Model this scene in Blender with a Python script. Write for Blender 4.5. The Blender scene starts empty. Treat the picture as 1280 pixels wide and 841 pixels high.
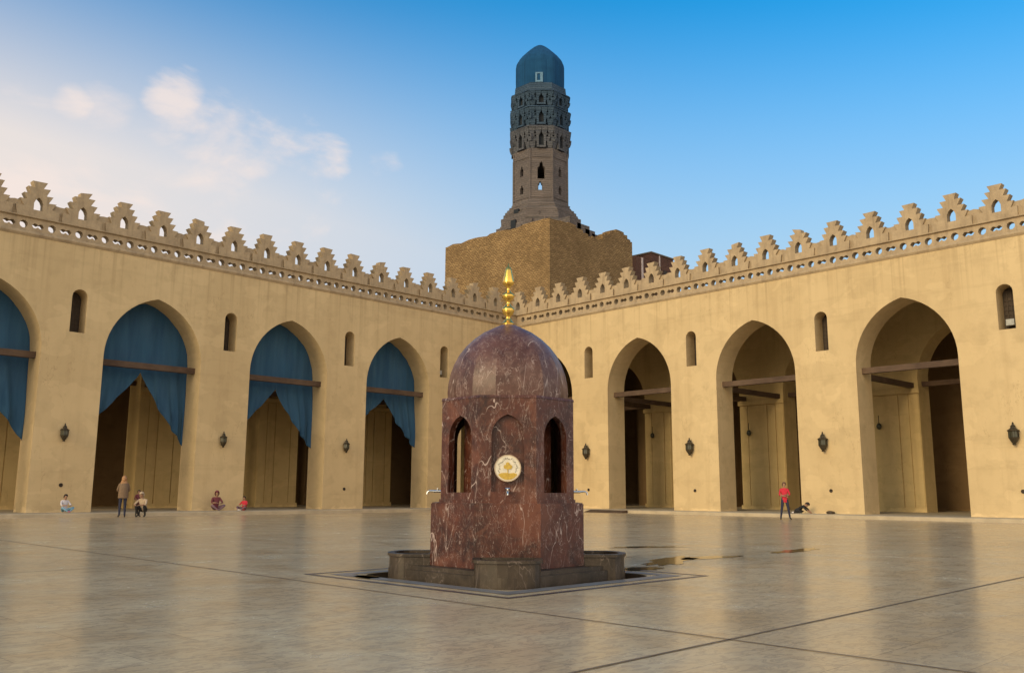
import bpy, bmesh, math, random
from mathutils import Vector, Matrix
from mathutils.geometry import tessellate_polygon
random.seed(7)
PI = math.pi
S = bpy.context.scene
COL = S.collection
ST = 0.16                                    # height of the walkway above the court

# ---------------------------------------------------------------- materials
class NT:
    def __init__(s, name):
        s.m = bpy.data.materials.new(name); s.m.use_nodes = True
        s.t = s.m.node_tree; s.n = s.t.nodes; s.l = s.t.links
        s.b = s.n['Principled BSDF']
    def new(s, typ, **kw):
        n = s.n.new(typ)
        for k, v in kw.items():
            if k.startswith('_'): setattr(n, k[1:], v)
            else: s.put(n.inputs[k.replace('__', ' ')], v)
        return n
    def put(s, sock, v):
        if isinstance(v, bpy.types.NodeSocket): s.l.new(v, sock)
        elif isinstance(v, (tuple, list)) and len(v) == 3 and sock.type == 'RGBA': sock.default_value = (*v, 1)
        else: sock.default_value = v
    def pos(s, scale=(1, 1, 1), rot=(0, 0, 0)):
        g = s.new('ShaderNodeNewGeometry')
        mp = s.new('ShaderNodeMapping', Vector=g.outputs['Position'], Scale=scale, Rotation=rot)
        return mp.outputs[0]
    def noise(s, vec, scale, detail=4, rough=.55, dist=0.):
        n = s.new('ShaderNodeTexNoise', Vector=vec, Scale=scale, Detail=detail, Roughness=rough, Distortion=dist)
        return n.outputs['Fac']
    def ramp(s, fac, stops, interp='LINEAR'):
        r = s.new('ShaderNodeValToRGB', Fac=fac); cr = r.color_ramp; cr.interpolation = interp
        while len(cr.elements) > 1: cr.elements.remove(cr.elements[-1])
        for i, (p, c) in enumerate(stops):
            e = cr.elements[0] if i == 0 else cr.elements.new(p)
            e.position = p
            if not isinstance(c, (tuple, list)): c = (c, c, c)
            e.color = (*c, 1)
        return r.outputs['Color']
    def mix(s, fac, a, b, mode='MIX'):
        n = s.new('ShaderNodeMix', _data_type='RGBA', _blend_type=mode)
        s.put(n.inputs[0], fac); s.put(n.inputs[6], a); s.put(n.inputs[7], b)
        return n.outputs[2]
    def math(s, op, a, b=0., c=None):
        n = s.new('ShaderNodeMath', _operation=op)
        s.put(n.inputs[0], a); s.put(n.inputs[1], b)
        if c is not None: s.put(n.inputs[2], c)
        return n.outputs[0]
    def bump(s, h, strength=.3, dist=.02, normal=None):
        n = s.new('ShaderNodeBump', Height=h, Strength=strength, Distance=dist)
        if normal is not None: s.put(n.inputs['Normal'], normal)
        return n.outputs[0]
    def out(s, col=None, rough=None, normal=None, metal=None, spec=None):
        if col is not None: s.put(s.b.inputs['Base Color'], col)
        if rough is not None: s.put(s.b.inputs['Roughness'], rough)
        if normal is not None: s.put(s.b.inputs['Normal'], normal)
        if metal is not None: s.put(s.b.inputs['Metallic'], metal)
        if spec is not None: s.put(s.b.inputs['Specular IOR Level'], spec)
        return s.m

def plaster(name, c0, c1, streak=.35, rough=.93):
    k = NT(name)
    big = k.noise(k.pos((1, 1, .45)), .22, 5, .6)
    mid = k.noise(k.pos((1, 1, 1)), 1.3, 5, .6)
    st = k.noise(k.pos((1.6, 1.6, .10)), 1.1, 5, .65)
    hz = k.noise(k.pos((.06, .06, 1.9)), 1.0, 4, .6)
    fine = k.noise(k.pos(), 28, 3, .6)
    base = k.mix(k.ramp(big, [(.3, 0.), (.7, 1.)]), c0, c1)
    d1 = tuple(x*.74 for x in c0)
    base = k.mix(k.ramp(mid, [(.48, 0.), (.8, .55)]), base, d1)
    base = k.mix(k.math('MULTIPLY', k.ramp(st, [(.53, 0.), (.8, 1.)]), streak), base, (c0[0]*.62, c0[1]*.55, c0[2]*.5))
    base = k.mix(k.math('MULTIPLY', k.ramp(hz, [(.58, 0.), (.62, .5), (.66, 0.)]), .35), base, d1)
    pt = k.ramp(k.noise(k.pos((.8, .8, 1.3), (0, 0, .2)), .55, 3, .5, .4), [(.575, 0.), (.585, 1.)])
    base = k.mix(k.math('MULTIPLY', pt, .16), base, tuple(min(1, x*1.3) for x in c1))
    pt2 = k.ramp(k.noise(k.pos((.9, .9, 1.2), (0, 0, 1.2)), .8, 3, .5, .3), [(.61, 0.), (.62, 1.)])
    base = k.mix(k.math('MULTIPLY', pt2, .13), base, (c0[0]*.6, c0[1]*.6, c0[2]*.6))
    cr = k.ramp(k.math('ABSOLUTE', k.math('SUBTRACT', k.noise(k.pos((1, 1, .35)), .7, 6, .6, .2), .5)), [(0., 1.), (.0022, .6), (.0035, 0.)])
    crg = k.ramp(k.noise(k.pos((1, 1, 1), (.4, 0, 0)), .35, 2), [(.52, 0.), (.6, 1.)])
    base = k.mix(k.math('MULTIPLY', k.math('MULTIPLY', cr, crg), .45), base, (c0[0]*.45, c0[1]*.4, c0[2]*.35))
    szz = k.new('ShaderNodeSeparateXYZ', Vector=k.pos()).outputs['Z']
    run = k.ramp(k.noise(k.pos((4.5, 4.5, .05)), 1.0, 4, .6), [(.52, 0.), (.70, 1.)])
    base = k.mix(k.math('MULTIPLY', k.math('MULTIPLY', run, k.ramp(k.math('DIVIDE', szz, 12.2), [(.72, 0.), (1., 1.)])), .5), base, (c0[0]*.5, c0[1]*.46, c0[2]*.42))
    base = k.mix(k.math('MULTIPLY', fine, .18), base, tuple(min(1, x*1.25) for x in c1))
    # splashed dirt and flaking whitewash just above the walkway
    sx = k.new('ShaderNodeSeparateXYZ', Vector=k.pos()); z = sx.outputs['Z']
    zz = k.math('ADD', z, k.math('MULTIPLY', k.noise(k.pos((1, 1, 2)), 1.8, 5), .9))
    low = k.ramp(zz, [(.0, 1.), (.62, 1.), (.72, 0.)])
    base = k.mix(k.math('MULTIPLY', low, .55), base, tuple(min(1, x*1.3) for x in c1))
    h = k.math('ADD', k.math('MULTIPLY', mid, 1.), k.math('MULTIPLY', fine, .25))
    return k.out(base, rough, k.bump(h, .35, .03), spec=.2)

M = {}
M['plaster'] = plaster('sand plaster', (.49, .36, .195), (.59, .445, .25), .34)
M['plaster_lit'] = plaster('lightened inner row plaster', (.54, .395, .18), (.64, .48, .235), .5)  # inner front row lightened in colour to stand in for light on the piers
M['plaster_shade'] = plaster('shade toned back plaster', (.17, .105, .05), (.24, .155, .075), .7)  # back rows darkened in colour to stand in for deep arcade shade

def crest():
    k = NT('weathered parapet stucco')
    n1 = k.noise(k.pos(), 1.7, 6, .65); n2 = k.noise(k.pos(), 14, 4, .6); st = k.noise(k.pos((3, 3, .4)), 1.5, 5, .6)
    c = k.mix(k.ramp(n1, [(.3, 0.), (.7, 1.)]), (.34, .255, .165), (.50, .38, .24))
    c = k.mix(k.ramp(st, [(.5, 0.), (.75, .6)]), c, (.20, .145, .095))
    c = k.mix(k.math('MULTIPLY', n2, .25), c, (.22, .17, .12))
    return k.out(c, .95, k.bump(k.math('ADD', n1, k.math('MULTIPLY', n2, .5)), .6, .04), spec=.15)
M['crest'] = crest()

def masonry(name, c0, c1, mort, bw=.62, bh=.30, sand=.5):
    k = NT(name)
    g = k.new('ShaderNodeNewGeometry')
    sx = k.new('ShaderNodeSeparateXYZ', Vector=g.outputs['Position'])
    wob = k.noise(k.pos(), .9, 3)
    u = k.math('ADD', sx.outputs['X'], sx.outputs['Y'])
    z = k.math('ADD', sx.outputs['Z'], k.math('MULTIPLY', wob, .35))
    v = k.new('ShaderNodeCombineXYZ', X=u, Y=z, Z=0.)
    b = k.new('ShaderNodeTexBrick', Vector=v.outputs[0], Color1=(0, 0, 0), Color2=(1, 1, 1), Mortar=(.5, .5, .5), Scale=1.,
              Mortar__Size=.028, Mortar__Smooth=.6, Bias=0., Brick__Width=bw, Row__Height=bh)
    big = k.noise(k.pos(), .35, 5, .6); fine = k.noise(k.pos(), 7, 5, .65); blot = k.noise(k.pos((1, 1, 1.6)), 2.6, 3, .5)
    c = k.mix(k.math('ADD', k.math('MULTIPLY', b.outputs['Color'], .55), k.math('MULTIPLY', blot, .45)), c0, c1)
    c = k.mix(k.ramp(big, [(.35, 0.), (.72, sand)]), c, tuple(x*.55 for x in c0))
    c = k.mix(k.math('MULTIPLY', b.outputs['Fac'], .75), c, mort)
    c = k.mix(k.ramp(fine, [(.5, 0.), (.8, .45)]), c, tuple(x*.5 for x in c0))
    h = k.math('ADD', k.math('MULTIPLY', k.math('SUBTRACT', 1., b.outputs['Fac']), .8), k.math('ADD', fine, blot))
    return k.out(c, .95, k.bump(h, .9, .07), spec=.1)
M['pylon'] = masonry('rough block masonry', (.21, .13, .062), (.50, .325, .15), (.12, .075, .042), .36, .18)
M['brick_minaret'] = masonry('weathered minaret masonry', (.14, .12, .115), (.21, .17, .15), (.10, .09, .085), .5, .24, .6)
M['minaret_top'] = masonry('blue cast minaret masonry', (.045, .080, .125), (.075, .11, .155), (.035, .06, .09), .5, .24, .6)  # blue grading cast put into the stone colour, not the stone's own
M['cap'] = plaster('blue cast cap plaster', (.006, .050, .125), (.012, .068, .16), .6)  # same blue grading cast put into the cap colour
M['red_brick'] = masonry('dark red brick', (.13, .055, .04), (.22, .10, .07), (.14, .10, .08), .26, .1, .5)

def plain(name, c, rough=.6, metal=0., var=.25, nscale=6, bumps=.15):
    k = NT(name)
    n = k.noise(k.pos(), nscale, 4)
    col = k.mix(k.ramp(n, [(.3, 0.), (.75, 1.)]), tuple(x*(1+var) for x in c), tuple(x*(1-var) for x in c))
    return k.out(col, rough, k.bump(n, bumps, .01), metal)
def wood():
    k = NT('weathered timber')
    n = k.noise(k.pos((1, 1, 14)), 2.0, 5, .6); g = k.noise(k.pos(), .9, 3)
    c = k.mix(k.ramp(n, [(.3, 0.), (.7, 1.)]), (.040, .022, .012), (.095, .052, .030))
    c = k.mix(k.ramp(g, [(.4, 0.), (.7, .5)]), c, (.16, .10, .06))
    return k.out(c, .8, k.bump(n, .5, .02))
M['wood'] = wood()
M['window'] = plain('dark lattice wood', (.055, .038, .026), .8)
M['roof'] = plain('roof earth', (.12, .09, .06), .95)
M['bronze'] = plain('dark bronze', (.050, .038, .022), .55, .35, .4, 14)
M['lamp_glass'] = plain('dusty lamp glass', (.055, .055, .035), .35)
M['gold'] = plain('gilded brass', (.78, .48, .10), .22, .9, .15, 5, .05)
M['chrome'] = plain('chrome plated brass', (.55, .56, .56), .2, .9, .1, 5, .05)
M['hole'] = plain('dark conduit mouth', (.035, .022, .014), .8)
M['dark_gap'] = plain('painted opening shade', (.012, .016, .022), .9)  # near-black colour stands in for shade inside the openings
M['medal'] = plain('pale marble disc', (.62, .56, .44), .4, 0, .15, 30)
M['medal_gold'] = plain('gold paint', (.50, .33, .05), .45, .2, .2, 40)
M['medal_ink'] = plain('worn dark lettering', (.22, .20, .16), .6, 0, .2, 40)
M['strip'] = plain('dark joint filler', (.17, .115, .07), .9, 0, .3, 3)
M['floodlight'] = plain('grey lamp housing', (.34, .34, .32), .5)
M['pale_blue'] = plain('pale blue stone frame', (.10, .20, .30), .8)
M['pale_paint'] = plain('pale pink paint', (.50, .40, .36), .8)

def curtain_mat():
    k = NT('blue canvas')
    n = k.noise(k.pos((1, 1, .12)), 2.2, 4, .6); n2 = k.noise(k.pos(), .7, 4)
    c = k.mix(k.ramp(n, [(.3, 0.), (.7, 1.)]), (.026, .068, .135), (.048, .112, .190))
    c = k.mix(k.ramp(n2, [(.4, 0.), (.7, .4)]), c, (.03, .10, .18))
    m = k.out(c, .85, k.bump(n, .4, .03), spec=.15)
    return m
M['curtain'] = curtain_mat()

def marble(name, dark, mid, light, rough=.20, veins=1., vs=2.2):
    k = NT(name)
    p = k.pos()
    w = k.noise(p, 1.7, 6, .68, .9)
    w2 = k.noise(p, 9., 6, .7, .8)
    c = k.mix(k.ramp(w, [(.32, 0.), (.62, 1.)]), dark, mid)
    c = k.mix(k.ramp(w2, [(.50, 0.), (.78, .6)]), c, light)
    c = k.mix(k.ramp(k.noise(k.pos((1, 1, 1), (.7, .3, 0)), 1.3, 4, .6, 1.), [(.52, 0.), (.66, .5)]), c, tuple(x*1.1 for x in light))
    # thin wandering veins: zero crossings of distorted noise, broken up by a second noise
    for i, (sc, th, am, lo) in enumerate(((.42*vs, .0032, .75, .46), (.9*vs, .0036, .55, .52), (2.6*vs, .008, .35, .46), (7*vs, .020, .22, .50))):
        rp = k.pos((1.7, 1.7, .55), (.5+.35*i, .25*i, .4))
        n = k.noise(rp, sc, 4, .52, .6)
        line = k.ramp(k.math('ABSOLUTE', k.math('SUBTRACT', n, .5)), [(0., 1.), (th*.4, .8), (th, 0.)])
        gate = k.ramp(k.noise(rp, 2.4+i, 3), [(lo-.04, 0.), (lo+.06, 1.)])
        c = k.mix(k.math('MULTIPLY', k.math('MULTIPLY', line, gate), am*veins), c, (.58, .46, .41))
    r = k.math('ADD', k.math('MULTIPLY', w2, .25), rough)
    return k.out(c, r, k.bump(w2, .06, .01), spec=.38)
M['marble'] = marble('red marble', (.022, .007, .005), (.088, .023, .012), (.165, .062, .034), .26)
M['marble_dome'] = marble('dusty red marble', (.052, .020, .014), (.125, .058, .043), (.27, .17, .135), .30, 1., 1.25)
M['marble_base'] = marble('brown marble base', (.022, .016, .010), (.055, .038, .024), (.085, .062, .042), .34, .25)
M['recess'] = plain('damp recess stone', (.06, .040, .024), .35)
M['basin_in'] = plain('wet basin stone', (.04, .028, .02), .3)

def floor_mat():
    k = NT('worn marble paving')
    g = k.new('ShaderNodeNewGeometry')
    p = g.outputs['Position']
    br = k.new('ShaderNodeTexBrick', Vector=k.pos((1, 1, 1)), Color1=(0, 0, 0), Color2=(1, 1, 1), Mortar=(.5, .5, .5), Scale=1.,
               Mortar__Size=.004, Mortar__Smooth=.2, Bias=0., Brick__Width=1.3, Row__Height=.65)
    big = k.noise(p, .16, 5, .6); mid = k.noise(k.pos((1, 1, 1), (0, 0, .7)), 1.1, 6, .62, .6); fine = k.noise(p, 9, 6, .7, .5)
    vein = k.noise(k.pos((1, 2.2, 1), (0, 0, .785)), 4.6, 6, .7, 1.2)
    c = k.mix(br.outputs['Color'], (.56, .40, .23), (.66, .485, .29))
    c = k.mix(k.ramp(mid, [(.35, 0.), (.70, .8)]), c, (.64, .53, .34))
    c = k.mix(k.ramp(big, [(.42, 0.), (.70, .55)]), c, (.42, .31, .19))
    c = k.mix(k.ramp(vein, [(.50, 0.), (.56, .55), (.66, .1), (.8, .5)]), c, (.30, .235, .165))
    c = k.mix(k.ramp(fine, [(.50, 0.), (.78, .55)]), c, (.26, .205, .14))
    c = k.mix(k.math('MULTIPLY', br.outputs['Fac'], .5), c, (.14, .11, .08))
    r = k.math('ADD', k.math('MULTIPLY', k.ramp(mid, [(.3, 0.), (.7, 1.)]), .09), k.math('ADD', k.math('MULTIPLY', fine, .13), .12))
    h = k.math('ADD', k.math('MULTIPLY', mid, 1.), k.math('MULTIPLY', fine, .06))
    h = k.math('SUBTRACT', h, k.math('MULTIPLY', br.outputs['Fac'], .25))
    return k.out(c, r, k.bump(h, .045, .02), spec=.5)
M['floor'] = floor_mat()
M['curb'] = plain('pale kerb stone', (.42, .34, .23), .6, 0, .18, 1.5)
M['inlay_grey'] = plain('blue grey inlay', (.17, .17, .175), .3, 0, .2, 3)
M['inlay_dark'] = plain('dark purple grey inlay', (.075, .06, .065), .3, 0, .25, 3)
def puddle_mat():
    k = NT('wet dirty stone')
    n = k.noise(k.pos(), 3, 5)
    return k.out(k.mix(n, (.16, .115, .06), (.09, .06, .03)), .11, spec=.5)
M['puddle'] = puddle_mat()
M['ground'] = plain('dusty ground', (.30, .24, .17), .95, 0, .2, .3)

def fabric(name, c): M[name] = plain(name, c, .85, 0, .2, 18)
for nm, c in {'skin': (.32, .18, .115), 'hair_dark': (.02, .014, .012), 'red_cloth': (.50, .02, .04), 'navy_cloth': (.018, .02, .045),
              'black_cloth': (.014, .013, .014), 'tan_cloth': (.17, .11, .065), 'orange_scarf': (.34, .18, .085), 'white_cloth': (.60, .55, .56),
              'pink_cloth': (.45, .16, .24), 'sky_cloth': (.18, .34, .46), 'maroon_cloth': (.14, .03, .04), 'mauve_cloth': (.17, .10, .12),
              'brown_cloth': (.15, .08, .05), 'beige_cloth': (.42, .32, .22)}.items(): fabric(nm, c)

# ---------------------------------------------------------------- object helpers
def tag(o, label=None, cat=None, group=None, kind=None):
    if label: o['label'] = label
    if cat: o['category'] = cat
    if group: o['group'] = group
    if kind: o['kind'] = kind
    return o
def empty(name, loc, label=None, cat=None, group=None, rz=0.):
    o = bpy.data.objects.new(name, None); COL.objects.link(o)
    o.location = loc; o.rotation_euler = (0, 0, rz); o.empty_display_size = .3
    return tag(o, label, cat, group)
def link(name, bm, mats, parent=None, smooth=False, local=False):
    """bm in world coordinates unless local=True (then in the parent's own frame)"""
    me = bpy.data.meshes.new(name)
    bmesh.ops.recalc_face_normals(bm, faces=bm.faces)
    if smooth:
        for f in bm.faces: f.smooth = True
    if parent is not None and not local:
        root = parent; T = Matrix.Identity(4)
        while root is not None:
            T = Matrix.LocRotScale(root.location, root.rotation_euler, root.scale) @ T; root = root.parent
        bmesh.ops.transform(bm, matrix=T.inverted(), verts=bm.verts)
    bm.to_mesh(me); bm.free()
    for m in (mats if isinstance(mats, (list, tuple)) else [mats]): me.materials.append(m)
    o = bpy.data.objects.new(name, me); COL.objects.link(o)
    if parent is not None: o.parent = parent
    if smooth and smooth != 'all':
        try: me.set_sharp_from_angle(angle=math.radians(smooth))
        except Exception: pass
    return o
def copy_tree(o, parent=None, off=None):
    c = o.copy(); COL.objects.link(c); c.parent = parent
    for ch in list(o.children): copy_tree(ch, c)
    return c
ident = lambda u, t, z: Vector((u, t, z))

def prism(bm, outer, holes, t0, t1, mp, mi=0, skip=None, hole_t1=None, back=True):
    """polygon in (u,z) extruded from depth t0 to t1, mapped by mp(u,t,z)."""
    loops = [outer]+list(holes)
    tri = tessellate_polygon([[Vector((a, b, 0)) for a, b in lp] for lp in loops])
    flat = [p for lp in loops for p in lp]
    A = [bm.verts.new(mp(u, t0, z)) for u, z in flat]
    B = [bm.verts.new(mp(u, t1, z)) for u, z in flat]
    for a, b, c in tri:
        try: bm.faces.new((A[a], A[b], A[c])).material_index = mi
        except ValueError: pass
        if back:
            try: bm.faces.new((B[c], B[b], B[a])).material_index = mi
            except ValueError: pass
    k = 0
    for lp in loops:
        n = len(lp)
        for i in range(n):
            j = (i+1) % n
            if skip and skip(lp[i], lp[j]): continue
            try: bm.faces.new((A[k+i], A[k+j], B[k+j], B[k+i])).material_index = mi
            except ValueError: pass
        k += n
def box(bm, u0, u1, t0, t1, z0, z1, mp=ident, mi=0):
    v = [bm.verts.new(mp(a, b, c)) for c in (z0, z1) for b in (t0, t1) for a in (u0, u1)]
    for q in ((0, 1, 3, 2), (4, 6, 7, 5), (0, 4, 5, 1), (2, 3, 7, 6), (0, 2, 6, 4), (1, 5, 7, 3)):
        bm.faces.new([v[i] for i in q]).material_index = mi
def ring_poly(bm, pts_lo, pts_hi, cap_lo=True, cap_hi=True, mi=0):
    n = len(pts_lo); A = [bm.verts.new(p) for p in pts_lo]; B = [bm.verts.new(p) for p in pts_hi]
    for i in range(n):
        j = (i+1) % n; bm.faces.new((A[i], A[j], B[j], B[i])).material_index = mi
    if cap_lo: bm.faces.new(A[::-1]).material_index = mi
    if cap_hi: bm.faces.new(B).material_index = mi
def lathe(bm, prof, c, n=24, rot=0., mi=0, flats=False):
    """prof: (radius, z) list; closed with caps."""
    f = 1/math.cos(PI/n) if flats else 1.
    rows = []
    for r, z in prof:
        if r < 1e-4: rows.append([bm.verts.new((c[0], c[1], c[2]+z))])
        else: rows.append([bm.verts.new((c[0]+r*f*math.cos(rot+2*PI*i/n), c[1]+r*f*math.sin(rot+2*PI*i/n), c[2]+z)) for i in range(n)])
    for a, b in zip(rows, rows[1:]):
        for i in range(n):
            j = (i+1) % n
            if len(a) == 1 and len(b) == 1: continue
            if len(a) == 1: f_ = (a[0], b[j], b[i])
            elif len(b) == 1: f_ = (a[i], a[j], b[0])
            else: f_ = (a[i], a[j], b[j], b[i])
            bm.faces.new(f_).material_index = mi
    if len(rows[0]) > 1: bm.faces.new(rows[0][::-1]).material_index = mi
    if len(rows[-1]) > 1: bm.faces.new(rows[-1]).material_index = mi
def tube(bm, pts, r, n=8, mi=0):
    pts = [Vector(p) for p in pts]; rows = []
    rs = r if isinstance(r, (list, tuple)) else [r]*len(pts)
    for i, p in enumerate(pts):
        d = (pts[min(i+1, len(pts)-1)]-pts[max(i-1, 0)]).normalized()
        a = d.cross(Vector((0, 0, 1)));
        if a.length < .05: a = d.cross(Vector((0, 1, 0)))
        a.normalize(); b = d.cross(a)
        rows.append([bm.verts.new(p+(a*math.cos(2*PI*k/n)+b*math.sin(2*PI*k/n))*rs[i]) for k in range(n)])
    for x, y in zip(rows, rows[1:]):
        for k in range(n): bm.faces.new((x[k], x[(k+1) % n], y[(k+1) % n], y[k])).material_index = mi
    bm.faces.new(rows[0][::-1]).material_index = mi; bm.faces.new(rows[-1]).material_index = mi
def rough_up(bm, amp, scale=1.):
    from mathutils import noise as N
    for v in bm.verts: v.co += N.noise_vector(v.co*scale)*amp

# ---------------------------------------------------------------- frames of the two court walls
DE = 0.0388
dR = Vector((-math.sin(DE), -math.cos(DE), 0)); nR = Vector((math.cos(DE), -math.sin(DE), 0))
def mapL(u, t, z): return Vector((-u, t, z))
def mapR(u, t, z): p = dR*u+nR*t; return Vector((p.x, p.y, z))

def arch_pts(hw=2.36, spring=7.2, rise=2.98, n=12):
    c = (rise*rise-hw*hw)/(2*hw); R = hw+c; a1 = math.asin(rise/R); out = []
    for i in range(n+1):
        a = a1*i/n; out.append((R*math.cos(a)-c, spring+R*math.sin(a)))
    out[-1] = (0., spring+rise)
    return out                                  # right half from spring to apex
def notch(cu, hw=2.36, base=ST, spring=7.2, rise=2.98, n=12):
    h = arch_pts(hw, spring, rise, n)
    left = [(cu-x, z) for x, z in h]; right = [(cu+x, z) for x, z in h[::-1][1:]]
    return [(cu-hw, base)]+left+right+[(cu+hw, base)]
def win_hole(cu, w=.68, z0=8.1, z1=10.08, n=8):
    r = w/2; pts = [(cu-r, z0), (cu+r, z0)]
    for i in range(n+1):
        a = PI*i/n; pts.append((cu+r*math.cos(a), z1-r+r*math.sin(a)))
    return pts
def irregular_line(u0, u1, z, step=1.5, amp=.0): return [(u0, z), (u1, z)]

WT = 1.55
def row_wall(bm, mp, centers, u0, u1, t0, t1, ztop, wins=(), hw=2.36, rise=2.98):
    out = [(u0, ST)]
    for c in sorted(centers): out += notch(c, hw, rise=rise)
    out += [(u1, ST), (u1, ztop), (u0, ztop)]
    prism(bm, out, [win_hole(w) for w in wins], t0, t1, mp)

MERLON = []
def merlon_outline():
    steps = [(.88, .74), (.74, .58), (.60, .44), (.455, .31), (.305, .175)]   # (top half, bottom half) low to high
    zs = [0, .45, .745, 1.04, 1.345, 1.62]
    right = [(.90, 0)]
    for i, (tp, bt) in enumerate(steps):
        b = bt if i else .84
        right.append((b, zs[i])); right.append((tp, zs[i+1]))
        if i+1 < len(steps): right.append((steps[i+1][1], zs[i+1]))
    # remove duplicates
    r2 = []
    for p in right:
        if not r2 or (abs(p[0]-r2[-1][0])+abs(p[1]-r2[-1][1])) > 1e-4: r2.append(p)
    return r2+[(-x, z) for x, z in r2[::-1]]
ZM = 12.98
def make_arcade(side, centers, wins, label, windep, u_min, u_max, merl, roofz, extra):
    mp = mapL if side == 'L' else mapR
    root = empty('courtyard_arcade', mp(0, 0, 0), label, 'arcade')
    P = M['plaster']
    bm = bmesh.new(); row_wall(bm, mp, centers, u_min, u_max, 0, WT, 12.2, wins)
    link('facade_wall', bm, P, root)
    # inner rows, roof, back wall
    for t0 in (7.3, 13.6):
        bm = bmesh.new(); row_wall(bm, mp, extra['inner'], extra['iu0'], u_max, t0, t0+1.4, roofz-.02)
        link('inner_arcade', bm, M['plaster_lit' if t0 < 8 else 'plaster_shade'], root)
    edges = sorted(extra['inner'])
    for a, b in zip(edges, edges[1:]):
        c0, c1 = a+2.36, b-2.36
        bm = bmesh.new()
        # engaged corner colonnettes and central panel on the pier face
        for x0, x1, pr in ((c0+.03, c0+.56, .05), (c0+.61, c1-1.12, .07), (c1-1.07, c1-.56, .06), (c1-.51, c1-.03, .05)):
            box(bm, x0, x1, 7.3-pr, 7.33, ST+.25, 6.4, mp)
        box(bm, c0-.06, c1+.06, 7.18, 7.34, 6.45, 6.72, mp)
        box(bm, c0-.05, c1+.05, 7.2, 7.34, ST, ST+.24, mp)
        link('pier_facing', bm, M['plaster_lit'], root)
    bm = bmesh.new(); box(bm, extra['ru0'], u_max+.01, .40, 19.9, roofz, roofz+.14, mp); link('roof', bm, M['roof'], root)
    bm = bmesh.new(); box(bm, extra['bu0'], u_max, 19.4, 19.8, ST, roofz-.03, mp); link('back_wall', bm, M['plaster_shade'], root)
    # tie beams
    for c in centers:
        bm = bmesh.new(); box(bm, c-2.5, c+2.5, .58, .86, 6.84, 7.12, mp); link('tie_beam', bm, M['wood'], root)
        bm = bmesh.new(); box(bm, c-2.5, c+2.5, 7.8, 8.05, 6.84, 7.1, mp); link('tie_beam', bm, M['wood'], root)
    for a, b in zip(edges, edges[1:]):
        for q in (a+2.36+.35, b-2.36-.35):
            bm = bmesh.new(); box(bm, q-.14, q+.14, WT-.2, 7.5, 6.74, 7.0, mp); link('cross_beam', bm, M['wood'], root)
    # windows: lattice panels deep in the openings
    for w in wins:
        bm = bmesh.new(); box(bm, w-.36, w+.36, windep, windep+.06, 8.05, 10.12, mp)
        for i in range(5): box(bm, w-.34+i*.17-.02, w-.34+i*.17+.02, windep-.04, windep+.01, 8.11, 10.0, mp)
        for i in range(9): box(bm, w-.335, w+.335, windep-.035, windep+.005, 8.2+i*.21, 8.24+i*.21, mp)
        link('window_lattice', bm, M['window'], root)
    # frieze with round and bow-tie piercings
    bm = bmesh.new(); pitch = .585; k = 0; u = max(u_min, 0)+.02 if side == 'L' else u_min+.4
    u = .30; i = 0
    while u < u_max-.6:
        z0, z1 = 12.30, 12.90; zc = 12.60
        seg = [(u, z0), (u+pitch, z0), (u+pitch, z1), (u, z1)]
        c = u+pitch/2
        if i % 2 == 0:
            hole = [(c+.17*math.cos(2*PI*q/10)*1.0, zc+.175*math.sin(2*PI*q/10)) for q in range(10)]
        else:
            hole = [(c-.255, zc-.01), (c-.17, zc+.10), (c-.085, zc+.10), (c, zc+.045), (c+.085, zc+.10), (c+.17, zc+.10), (c+.255, zc-.01),
                    (c+.17, zc-.11), (c+.085, zc-.11), (c, zc-.05), (c-.085, zc-.11), (c-.17, zc-.11)]
        ue = (u, u+pitch)
        prism(bm, seg, [hole], .03, .38, mp, skip=lambda p, q: (abs(p[0]-q[0]) < 1e-6 and (abs(p[0]-ue[0]) < 1e-6 or abs(p[0]-ue[1]) < 1e-6)))
        u += pitch; i += 1
    box(bm, -.03, .30, .03, .38, 12.30, 12.90, mp)
    bmesh.ops.remove_doubles(bm, verts=bm.verts, dist=1e-5)
    link('pierced_frieze', bm, M['crest'], root)
    uend = u
    bm = bmesh.new()
    prism(bm, [(-.085, 12.185), (-.02, 12.09), (.42, 12.09), (.42, 12.295), (-.05, 12.295), (-.085, 12.25)], [], -.02 if side == 'L' else -.01, uend, lambda a, b, z: mp(b, a, z))
    link('lower_moulding', bm, M['crest'], root)
    bm = bmesh.new()
    prism(bm, [(.0, 12.905), (-.08, 12.935), (-.08, 12.975), (.42, 12.975), (.42, 12.905)], [], -.021 if side == 'L' else -.011, uend, lambda a, b, z: mp(b, a, z))
    link('upper_moulding', bm, M['crest'], root)
    bm = bmesh.new()
    zt = 12.98+.70
    ends = sorted(merl)
    for a, b in zip(ends, ends[1:]):
        n_ = 4; tops = [(a+.60+(b-a-1.20)*i/n_, zt+random.uniform(-.03, .03)) for i in range(n_+1)]
        bm = bmesh.new(); prism(bm, [(a+.60, 12.98), (b-.60, 12.98)]+tops[::-1], [], .12, .36, mp)
        link('parapet', bm, M['crest'], root)
    # merlons
    OUT = merlon_outline()
    hole = [(-.19, .34), (.19, .34), (.19, .66), (.12, .82), (0, .93), (-.12, .82), (-.19, .66)]
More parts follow.
